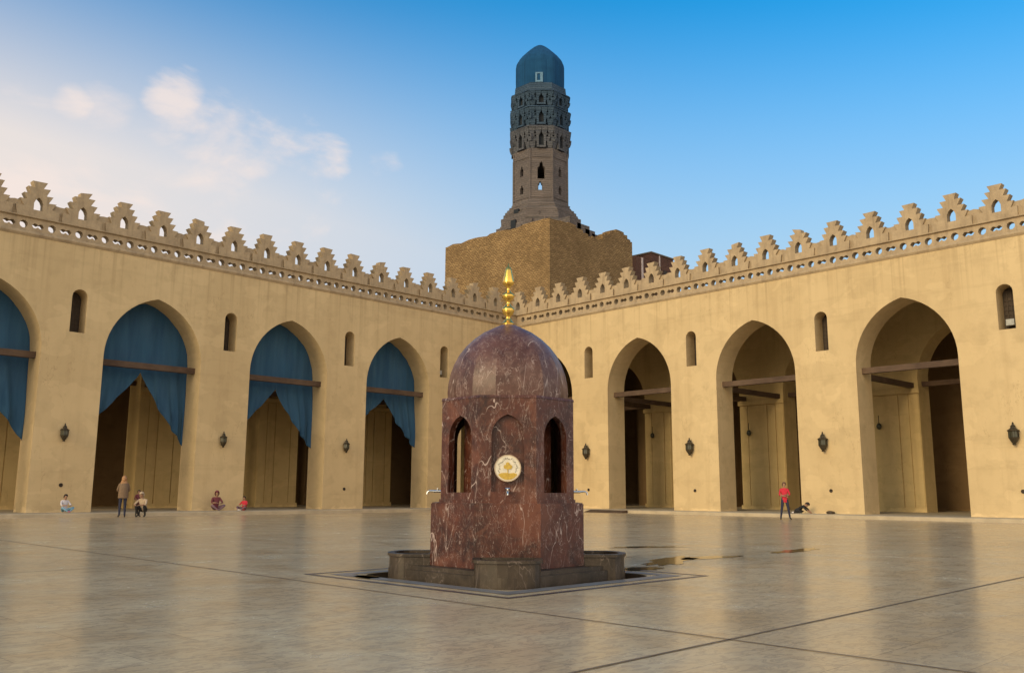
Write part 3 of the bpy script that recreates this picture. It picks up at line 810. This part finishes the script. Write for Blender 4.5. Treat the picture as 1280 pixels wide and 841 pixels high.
# cap
bm = bmesh.new()
ring_poly(bm, octm(2.9, 44.7, .02), octm(2.82, 45.7, .02)); link('cap_base', bm, M['minaret_top'], pyl)
bm = bmesh.new()
prof = [(2.74, 45.65), (2.76, 47.0), (2.76, 48.55), (2.71, 48.9), (2.55, 49.25), (2.2, 49.72), (1.72, 50.24), (1.22, 50.74), (.78, 51.14), (.42, 51.38), (.0, 51.48)]
n = 48; rows = []
for r, z in prof:
    row = []
    if r < .01: row = [bm.verts.new((MC.x, MC.y, z))]
    else:
        for i in range(n):
            a = 2*PI*i/n; rr = r*(1-.045*(i % 4 == 0)); row.append(bm.verts.new((MC.x+rr*math.cos(a), MC.y+rr*math.sin(a), z)))
    rows.append(row)
for a_, b_ in zip(rows, rows[1:]):
    for i in range(n):
        j = (i+1) % n
        bm.faces.new((a_[i], a_[j], b_[0]) if len(b_) == 1 else (a_[i], a_[j], b_[j], b_[i]))
bm.faces.new(rows[0][::-1])
link('ribbed_cap', bm, M['cap'], pyl, smooth=30)
bm = bmesh.new()
nrm = Vector((-.76, -.65, 0)).normalized(); tan = Vector((-nrm.y, nrm.x, 0))
mpf = lambda u, t, z: MC+nrm*(2.80-t)+tan*(u)+Vector((0, 0, z))
prism(bm, [(-.42, 45.75), (.42, 45.75), (.42, 46.9), (-.42, 46.9)], [[(-.22, 45.95), (.12, 45.95), (.12, 46.75), (-.22, 46.75)]], -.02, .1, mpf); link('pale_window', bm, M['pale_blue'], pyl)

# brick house beyond the wall
hs_ = empty('brick_house', (46, 24, -.3), 'dark red brick house with pale stripes, behind the battlements right of the minaret', 'house')
bm = bmesh.new(); H0 = (42.4, 20.94)
box(bm, 42.2, 45.3, 21.0, 30, -.3, 29.2); box(bm, 45.3, 50.0, 20.9, 31, -.3, 30.15); link('wall', bm, M['red_brick'], hs_)
bm = bmesh.new(); box(bm, 45.2, 50.1, 20.8, 31.1, 30.15, 30.32); link('roof', bm, M['roof'], hs_)
bm = bmesh.new(); box(bm, 43.3, 43.65, 20.93, 21.0, 10, 29.2); box(bm, 46.9, 47.1, 20.83, 20.9, 10, 30.1); link('pale_stripe', bm, M['pale_paint'], hs_)
for x, z in ((48.2, 27.3), (48.2, 23.5)):
    bm = bmesh.new(); box(bm, x-.4, x+.4, 20.86, 20.9, z, z+1.1); w_ = link('window', bm, M['hole'], hs_)

# ---------------------------------------------------------------- people
def build_person(name, loc, facing, pose, mats, label, scale=1., extras=()):
    """pose: joint dict in the person's frame (x right, y forward, z up). Mats: dict zone->material."""
    root = empty(name, loc, label, 'person', rz=facing)
    J = {}; V = []; Rr = []; E = []; Z = []
    def add(k, p, r, zone, frm=None):
        J[k] = len(V); V.append(Vector(p)*scale); Rr.append((r if isinstance(r, tuple) else (r, r))); Z.append(zone)
        if frm is not None: E.append((J[frm], J[k]))
    P = pose
    add('pel', P['pel'], (.15, .115), 'leg'); 
    add('waist', Vector(P['pel']).lerp(Vector(P['chest']), .42), (.125, .095), 'top', 'pel')
    add('chest', P['chest'], (.155, .11), 'top', 'waist')
    nk = Vector(P['chest']).lerp(Vector(P['head']), .5)
    add('neck', nk, .05, 'skin', 'chest')
    hd = Vector(P['head']); ax = (hd-nk).normalized()
    add('jaw', hd-ax*.05, (.066, .078), 'skin', 'neck'); add('head', hd+ax*.03, (.078, .095), 'skin', 'jaw'); add('crown', hd+ax*.10, (.06, .07), 'skin', 'head')
    for s, nm in ((-1, 'l'), (1, 'r')):
        sh, el, ha = Vector(P['sh'+nm]), Vector(P['el'+nm]), Vector(P['ha'+nm])
        add('sh'+nm, sh, .062, 'top', 'chest'); add('el'+nm, el, .042, P.get('sleeve', 'top'), 'sh'+nm); add('wr'+nm, ha, .028, 'skin', 'el'+nm)
        d = (ha-el).normalized(); side = d.cross(Vector((0, 0, 1)));
        if side.length < .1: side = Vector((0, 1, 0))
        side.normalize(); dn = d.cross(side).normalized()
        add('pm'+nm, ha+d*.05, (.034, .02), 'skin', 'wr'+nm)
        for q, (o_, l) in enumerate(((-.027, .06), (-.009, .075), (.009, .07), (.027, .055))):
            add('f%d%s' % (q, nm), ha+d*.085+side*o_, .009, 'skin', 'pm'+nm); add('g%d%s' % (q, nm), ha+d*(.085+l)+side*o_*1.1+dn*.02, .007, 'skin', 'f%d%s' % (q, nm))
        add('th'+nm, ha+d*.05+side*.045, .010, 'skin', 'pm'+nm); add('tt'+nm, ha+d*.085+side*.058, .008, 'skin', 'th'+nm)
        hp, kn, an = Vector(P['hp'+nm]), Vector(P['kn'+nm]), Vector(P['an'+nm])
        add('hp'+nm, hp, .095, 'leg', 'pel'); add('kn'+nm, kn, .062, 'leg', 'hp'+nm); add('an'+nm, an, .04, 'leg', 'kn'+nm)
        fo = Vector(P.get('toe'+nm, an+Vector((s*.03, .17, -.045))))
        add('to'+nm, fo, (.042, .028), 'shoe', 'an'+nm)
    me = bpy.data.meshes.new('body'); me.from_pydata([tuple(v) for v in V], E, [])
    o = bpy.data.objects.new('body', me); COL.objects.link(o)
    md = o.modifiers.new('s', 'SKIN'); md.use_smooth_shade = True
    for i, sv in enumerate(me.skin_vertices[0].data): sv.radius = (Rr[i][0]*scale, Rr[i][1]*scale); sv.use_root = (i == 0)
    ms = o.modifiers.new('b', 'SUBSURF'); ms.levels = 1; ms.render_levels = 1
    dg = bpy.context.evaluated_depsgraph_get(); ev = o.evaluated_get(dg); nm_ = bpy.data.meshes.new_from_object(ev)
    o.modifiers.clear(); old = o.data; o.data = nm_; bpy.data.meshes.remove(old)
    nm_.materials.clear(); zones = ['skin', 'top', 'leg', 'shoe']
    for z in zones: nm_.materials.append(M[mats[z]])
    for f in nm_.polygons:
        f.use_smooth = True; best = None
        for a, b in E:
            pa, pb = V[a], V[b]; ab = pb-pa; t = max(0, min(1, (f.center-pa).dot(ab)/max(ab.length_squared, 1e-9)))
            rr = (Rr[a][0]*(1-t)+Rr[b][0]*t)*scale; dd = (f.center-(pa+ab*t)).length-rr
            if best is None or dd < best[0]: best = (dd, Z[b] if (t > .3 or Z[b] != 'skin') else Z[a], t)
        f.material_index = zones.index(best[1])
    o.parent = root
    fw = Vector(P.get('look', (0, 1, 0))).normalized(); up = ax; sd = fw.cross(up).normalized(); fw = up.cross(sd)*1.0; fw.normalize()
    hc = hd*scale
    # face details in one child each
    bm = bmesh.new()
    for s in (-1, 1):
        p = hc+fw*.088*scale+sd*s*.03*scale+up*.02*scale; bmesh.ops.create_icosphere(bm, subdivisions=1, radius=.010*scale, matrix=Matrix.Translation(p))
    link('eyes', bm, M['hair_dark'], root, local=True)
    bm = bmesh.new(); tube(bm, [hc+fw*.085*scale+up*.02*scale, hc+fw*.112*scale-up*.015*scale], [.008*scale, .014*scale], 6); link('nose', bm, M[mats['skin']], root, local=True)
    # hair or scarf cap
    bm = bmesh.new(); bmesh.ops.create_icosphere(bm, subdivisions=3, radius=1.)
    rot = Matrix((sd, fw, up)).transposed().to_4x4()
    scarf = mats.get('scarf')
    for v in list(bm.verts):
        if v.co.y > .45 and v.co.z < (.30 if not scarf else .35) and (not scarf or v.co.z > -.75): bm.verts.remove(v) if False else setattr(v, 'tag', True)
    bmesh.ops.delete(bm, geom=[v for v in bm.verts if (v.co.y > .42 and -.8 < v.co.z < .38) or (not scarf and v.co.z < -.25 and v.co.y > -.35)], context='VERTS')
    k_ = 1.18 if scarf else 1.06
    for v in bm.verts:
        x, y, z = v.co; n_ = math.sin(x*9+y*5)*.03*math.cos(z*7)
        v.co = Vector((x*.092*k_, y*.108*k_-.006, z*.125*k_+.028))*(1+n_)*scale
    bmesh.ops.solidify(bm, geom=bm.faces[:], thickness=.008)
    bmesh.ops.transform(bm, matrix=Matrix.Translation(hc) @ rot, verts=bm.verts)
    link('headscarf' if scarf else 'hair', bm, M[scarf or mats['hair']], root, smooth='all', local=True)
    for e in extras: e(root, scale, hc, P)
    return root
def standing(stride=.0, arms='down', h=1.0):
    P = dict(pel=(0, 0, .93), chest=(0, 0, 1.30), head=(0, .02, 1.58), shl=(-.17, 0, 1.38), shr=(.17, 0, 1.38), hpl=(-.09, 0, .88), hpr=(.09, 0, .88),
             knl=(-.10-stride*.5, .03, .49), knr=(.10+stride*.5, .03, .49), anl=(-.11-stride, 0, .07), anr=(.11+stride, 0, .07))
    if arms == 'down': P.update(ell=(-.24, -.02, 1.10), elr=(.24, -.02, 1.10), hal=(-.25, .06, .86), har=(.25, .06, .86))
    if arms == 'fold': P.update(ell=(-.24, .04, 1.12), elr=(.24, .04, 1.12), hal=(-.03, .19, 1.13), har=(.04, .20, 1.07))
    if arms == 'front': P.update(ell=(-.25, .02, 1.12), elr=(.25, .02, 1.12), hal=(-.11, .22, 1.03), har=(.11, .22, 1.03))
    return P
def squat():
    return dict(pel=(0, -.12, .30), chest=(0, .06, .64), head=(0, .16, .90), shl=(-.17, .06, .70), shr=(.17, .06, .70), ell=(-.26, .24, .52), elr=(.26, .24, .52), hal=(-.12, .42, .50), har=(.12, .42, .50),
                hpl=(-.10, -.10, .28), hpr=(.10, -.10, .28), knl=(-.20, .28, .47), knr=(.20, .28, .47), anl=(-.15, .05, .07), anr=(.15, .05, .07), sleeve='top')
def seated_ground():
    return dict(pel=(0, 0, .13), chest=(0, -.02, .48), head=(0, .04, .76), shl=(-.17, -.02, .56), shr=(.17, -.02, .56), ell=(-.25, .14, .36), elr=(.25, .14, .36), hal=(-.10, .34, .34), har=(.12, .34, .36),
                hpl=(-.10, .03, .12), hpr=(.10, .03, .12), knl=(-.30, .34, .26), knr=(.30, .34, .26), anl=(-.06, .42, .07), anr=(.10, .50, .07), toel=(.07, .46, .05), toer=(-.03, .56, .05))
def fpix(d): return d
def jacket(mat, z0, z1, r0, r1):
    def f(root, s, hc, P):
        bm = bmesh.new(); lathe(bm, [(r0, z0), (r0*.96, (z0+z1)/2), (r1, z1-.1), (.10, z1)], (0, 0, 0), 20)
        for v in bm.verts: v.co.y *= .72; v.co *= s
        link('jacket', bm, M[mat], root, smooth=60, local=True)
    return f
def scarf_fall(mat):
    def f(root, s, hc, P):
        bm = bmesh.new(); lathe(bm, [(.19, -.34), (.20, -.26), (.14, -.12), (.10, -.02)], (0, 0, 0), 16)
        for v in bm.verts: v.co.y *= .75; v.co = v.co*s+hc
        link('scarf_fall', bm, M[mat], root, smooth=60, local=True)
    return f
CAMXY = Vector((-43.094, -41.802))
def face_to(loc, extra=0.):
    d = Vector((loc[0], loc[1]))-CAMXY; return math.atan2(-d.y, -d.x)-PI/2+extra     # yaw so that +y faces the camera
L1 = (-6.38, -22.51, 0)
build_person('person', L1, face_to(L1, .2), standing(.10, 'fold'), dict(skin='skin', top='red_cloth', leg='navy_cloth', shoe='hair_dark', hair='brown_cloth'),
             'boy in a red shirt and dark trousers standing with legs apart before the open arches', .93)
L2 = (-26.98, -2.92, 0)
build_person('person', L2, face_to(L2, PI+.15), standing(.0, 'front'), dict(skin='skin', top='tan_cloth', leg='navy_cloth', shoe='hair_dark', hair='hair_dark', scarf='orange_scarf'),
             'standing woman in an orange headscarf, tan jacket and dark trousers, seen from behind', .99, [jacket('tan_cloth', .80, 1.46, .21, .19), scarf_fall('orange_scarf')])
L3 = (-26.20, -3.15, 0)
build_person('person', L3, face_to(L3, -.5), squat(), dict(skin='skin', top='beige_cloth', leg='black_cloth', shoe='black_cloth', hair='brown_cloth', scarf='beige_cloth'),
             'squatting person in beige top and head covering with black trousers', 1.0)
L4 = (-26.22, -2.70, 0)
build_person('person', L4, face_to(L4, .3), standing(.0, 'front'), dict(skin='skin', top='maroon_cloth', leg='black_cloth', shoe='hair_dark', hair='hair_dark'),
             'small child in maroon standing between the woman in tan and the squatting figure', .66)
L5 = (-28.55, -.75, ST)
build_person('person', L5, face_to(L5, .5), seated_ground(), dict(skin='skin', top='white_cloth', leg='sky_cloth', shoe='pink_cloth', hair='hair_dark'),
             'child in white and pink top and light blue trousers sitting against the pier', .86)
L6 = (-21.5, -.6, ST)
build_person('person', L6, face_to(L6, .3), seated_ground(), dict(skin='skin', top='maroon_cloth', leg='mauve_cloth', shoe='mauve_cloth', hair='hair_dark', scarf='maroon_cloth'),
             'person in maroon clothes and scarf seated at the foot of the pier', 1.05)
L7 = (-20.5, -1.5, ST)
build_person('person', L7, face_to(L7, -.6), seated_ground(), dict(skin='skin', top='red_cloth', leg='mauve_cloth', shoe='white_cloth', hair='hair_dark'),
             'small child in a bright red top sitting by the arch edge', .78)
L8 = mapR(20.85, -.8, ST)
build_person('person', tuple(L8), face_to(L8, 1.3), dict(pel=(0, -.2, .16), chest=(0, .12, .34), head=(0, .34, .44), shl=(-.16, .16, .38), shr=(.16, .16, .38), ell=(-.24, .34, .2), elr=(.24, .34, .2), hal=(-.1, .5, .06), har=(.1, .5, .06),
             hpl=(-.1, -.2, .14), hpr=(.1, -.2, .14), knl=(-.2, .12, .10), knr=(.2, .12, .10), anl=(-.1, -.3, .06), anr=(.1, -.3, .06), toel=(-.1, -.42, .04), toer=(.1, -.42, .04)),
             dict(skin='skin', top='black_cloth', leg='black_cloth', shoe='white_cloth', hair='hair_dark'), 'child in black bent forward on the walkway right of the boy in red', .95)
# small stones lying on the walkway
def stone(u, t, s, label, mp=mapR):
    bm = bmesh.new(); bmesh.ops.create_icosphere(bm, subdivisions=2, radius=1.)
    q = mp(u, t, ST+s*.33)
    for v in bm.verts: v.co = Vector((v.co.x*s*1.4, v.co.y*s, v.co.z*s*.45))*(1+random.uniform(-.1, .1))+q
    tag(link('stone', bm, M['recess']), label, 'stone')
stone(22.2, -.4, .20, 'small brown stone at the foot of the lit pier right of the boy in red')

rp = empty('threshold_ramp', mapR(9.6, -2.2, 0), 'low dark wooden ramp lying before the first open arch right of the fountain', 'ramp')
bm = bmesh.new(); prism(bm, [(-2.55, .006), (-1.93, .006), (-1.93, .145), (-1.96, .145), (-2.55, .03)], [], 8.3, 11.0, lambda a, b, z: mapR(b, a, z)); link('ramp_board', bm, M['wood'], rp)
bm = bmesh.new()
for q in (8.5, 9.65, 10.8): box(bm, q-.04, q+.04, -2.5, -1.95, .0, .006, mapR)
link('batten', bm, M['wood'], rp)
# ---------------------------------------------------------------- puddles and damp stains
import itertools
def cam_ray(px, py):
    f = 1120.975; d = FW+RT*((px-640)/f)-UP*((py-420.5)/f); return d
FW = Vector((.7038, .6897, .1704)).normalized(); RT = Vector((.6994, -.7148, .0046)); UP = RT.cross(FW).normalized(); RT = FW.cross(UP).normalized()
CAM = Vector((-43.094, -41.802, 1.132))
for c, rx, ry, rot, sd in (((-32.05, -33.38), .62, .26, -.45, 5), ((-30.1, -32.85), 1.15, .30, .35, 1), ((-29.0, -32.9), .7, .25, -.2, 2), ((-25.9, -33.0), 1.1, .20, .1, 3), ((-27.3, -30.3), .9, .22, -.5, 4), ((-35.62, -31.75), .30, .16, 1.1, 7)):
    blob('puddle', c, rx, ry, rot, '', sd)

# ---------------------------------------------------------------- world and light
EXPO = .86
SUN_EL = math.radians(20); SUN_AZ = Vector((-1, -.03)).normalized()     # direction towards the sun
W = bpy.data.worlds.new('World'); S.world = W; W.use_nodes = True
nt = W.node_tree; N = nt.nodes; Lk = nt.links
bg = N['Background']
sky = N.new('ShaderNodeTexSky'); sky.sky_type = 'NISHITA'; sky.sun_disc = False; sky.sun_elevation = SUN_EL
sky.sun_rotation = math.atan2(SUN_AZ.x, SUN_AZ.y); sky.air_density = 1.3; sky.dust_density = 2.2; sky.ozone_density = 2.5; sky.altitude = 30
tc = N.new('ShaderNodeTexCoord')
def wm(op, a, b=0., c=0.):
    n = N.new('ShaderNodeMath'); n.operation = op
    for i, v in enumerate((a, b, c)):
        if isinstance(v, bpy.types.NodeSocket): Lk.new(v, n.inputs[i])
        else: n.inputs[i].default_value = v
    return n.outputs[0]
def wnoise(scale, mapscale, detail=6, rough=.55, dist=.4):
    mp = N.new('ShaderNodeMapping'); Lk.new(tc.outputs['Generated'], mp.inputs[0]); mp.inputs['Scale'].default_value = mapscale
    n = N.new('ShaderNodeTexNoise'); Lk.new(mp.outputs[0], n.inputs['Vector']); n.inputs['Scale'].default_value = scale
    n.inputs['Detail'].default_value = detail; n.inputs['Roughness'].default_value = rough; n.inputs['Distortion'].default_value = dist
    return n.outputs['Fac']
def wramp(f, a, b, hi=1.):
    n = N.new('ShaderNodeMapRange'); n.interpolation_type = 'SMOOTHSTEP'; Lk.new(f, n.inputs[0])
    n.inputs[1].default_value = a; n.inputs[2].default_value = b; n.inputs[4].default_value = hi
    return n.outputs[0]
def patch(px, py, r0, r1):
    d = cam_ray(px, py).normalized(); n = N.new('ShaderNodeVectorMath'); n.operation = 'DOT_PRODUCT'
    Lk.new(tc.outputs['Generated'], n.inputs[0]); n.inputs[1].default_value = d
    return wramp(n.outputs['Value'], math.cos(math.radians(r1)), math.cos(math.radians(r0)))
hs2 = N.new('ShaderNodeHueSaturation'); Lk.new(sky.outputs[0], hs2.inputs['Color']); hs2.inputs['Saturation'].default_value = 1.75; hs2.inputs['Value'].default_value = 1.0
def wmix(f, a, b):
    n = N.new('ShaderNodeMix'); n.data_type = 'RGBA'; Lk.new(f, n.inputs[0])
    for i, v in ((6, a), (7, b)):
        if isinstance(v, bpy.types.NodeSocket): Lk.new(v, n.inputs[i])
        else: n.inputs[i].default_value = (*v, 1)
    return n.outputs[2]
n1 = wnoise(5.5, (1, 1, 2.2)); n2 = wnoise(14, (1, 1, 2.0))
puff = wm('ADD', n1, wm('MULTIPLY', n2, .35))
def cl(px, py, r0, r1, a, b, hi):
    v = wm('ADD', patch(px, py, r0, r1*1.15), wm('MULTIPLY', wm('SUBTRACT', puff, .69), 3.4))
    return wm('MULTIPLY', wramp(v, .50, 1.35, hi), wramp(patch(px, py, r0, r1*1.3), .0, .3))
mask = cl(215, 120, 0, 2.2, .42, .72, .8)
for q in (cl(92, 133, 0, 1.7, .45, .7, .95), cl(130, 138, 0, 2.3, .5, .85, .5), cl(285, 180, 0, 2.6, .5, .8, .6), cl(405, 200, 0, 2.4, .42, .75, .9), cl(345, 222, 0, 5.5, .40, .8, .8), cl(240, 238, 0, 6.5, .40, .8, .8), cl(60, 262, 0, 9, .3, .9, .8), cl(480, 210, 0, 1.6, .5, .8, .5)):
    mask = wm('MAXIMUM', mask, q)
# thick pale haze low in the sky, warmer on the side of the sun
sz = N.new('ShaderNodeSeparateXYZ'); Lk.new(tc.outputs['Generated'], sz.inputs[0])
HS = 1/(.15*2**EXPO)
hz = lambda *c: tuple(v*HS for v in c)
dr = N.new('ShaderNodeVectorMath'); dr.operation = 'DOT_PRODUCT'; Lk.new(tc.outputs['Generated'], dr.inputs[0]); dr.inputs[1].default_value = Vector((.7, -.71, 0)).normalized()
zq = wm('ADD', sz.outputs['Z'], wm('MULTIPLY', dr.outputs['Value'], .07))      # clearer air away from the sun
hazef = wramp(zq, .56, .16, .98)
dv = N.new('ShaderNodeVectorMath'); dv.operation = 'DOT_PRODUCT'; Lk.new(tc.outputs['Generated'], dv.inputs[0]); dv.inputs[1].default_value = Vector((-.62, .78, 0)).normalized()
warmf = wramp(dv.outputs['Value'], -.1, .75)
hazec = wmix(warmf, hz(.50, .64, .80), hz(.90, .79, .72))
tn = N.new('ShaderNodeMix'); tn.data_type = 'RGBA'; tn.blend_type = 'MULTIPLY'; tn.inputs[0].default_value = 1.
Lk.new(hs2.outputs[0], tn.inputs[6]); tn.inputs[7].default_value = (.25, .86, .84, 1); clear = tn.outputs[2]
hz2 = wm('MINIMUM', wm('ADD', hazef, wm('MULTIPLY', wm('MULTIPLY', warmf, wramp(sz.outputs['Z'], .52, .22)), .45)), .96)
col0 = wmix(hz2, clear, hazec)
# warm fill light added to the unseen sky, to brighten the left wall
dv2 = N.new('ShaderNodeVectorMath'); dv2.operation = 'DOT_PRODUCT'; Lk.new(tc.outputs['Generated'], dv2.inputs[0]); dv2.inputs[1].default_value = Vector((-.55, -.83, .1)).normalized()
glow = wm('MULTIPLY', wramp(dv2.outputs['Value'], -.25, .65), wramp(sz.outputs['Z'], .98, .35))
col0 = wmix(glow, col0, hz(1.58, 1.37, 1.08))
CLOUD = hz(.93, .80, .74)
col = wmix(mask, col0, CLOUD)
Lk.new(col, bg.inputs['Color']); bg.inputs['Strength'].default_value = .15

sl = bpy.data.lights.new('sun', 'SUN'); sl.energy = 1.27; sl.angle = math.radians(25); sl.color = (1., .78, .46)
so = bpy.data.objects.new('sun', sl); COL.objects.link(so)
sd = Vector((SUN_AZ.x*math.cos(SUN_EL), SUN_AZ.y*math.cos(SUN_EL), math.sin(SUN_EL)))
so.rotation_euler = sd.to_track_quat('Z', 'Y').to_euler()

# ---------------------------------------------------------------- camera
cd = bpy.data.cameras.new('camera'); co = bpy.data.objects.new('camera', cd); COL.objects.link(co)
mtx = Matrix((RT, UP, -FW)).transposed().to_4x4(); mtx.translation = CAM; co.matrix_world = mtx
cd.sensor_width = 36; cd.lens = 36*1120.975/1280; cd.clip_end = 4000; cd.clip_start = .05
S.camera = co
S.render.resolution_x = 1024; S.render.resolution_y = 672
S.view_settings.view_transform = 'Standard'; S.view_settings.look = 'None'; S.view_settings.gamma = 1.; S.view_settings.exposure = EXPO
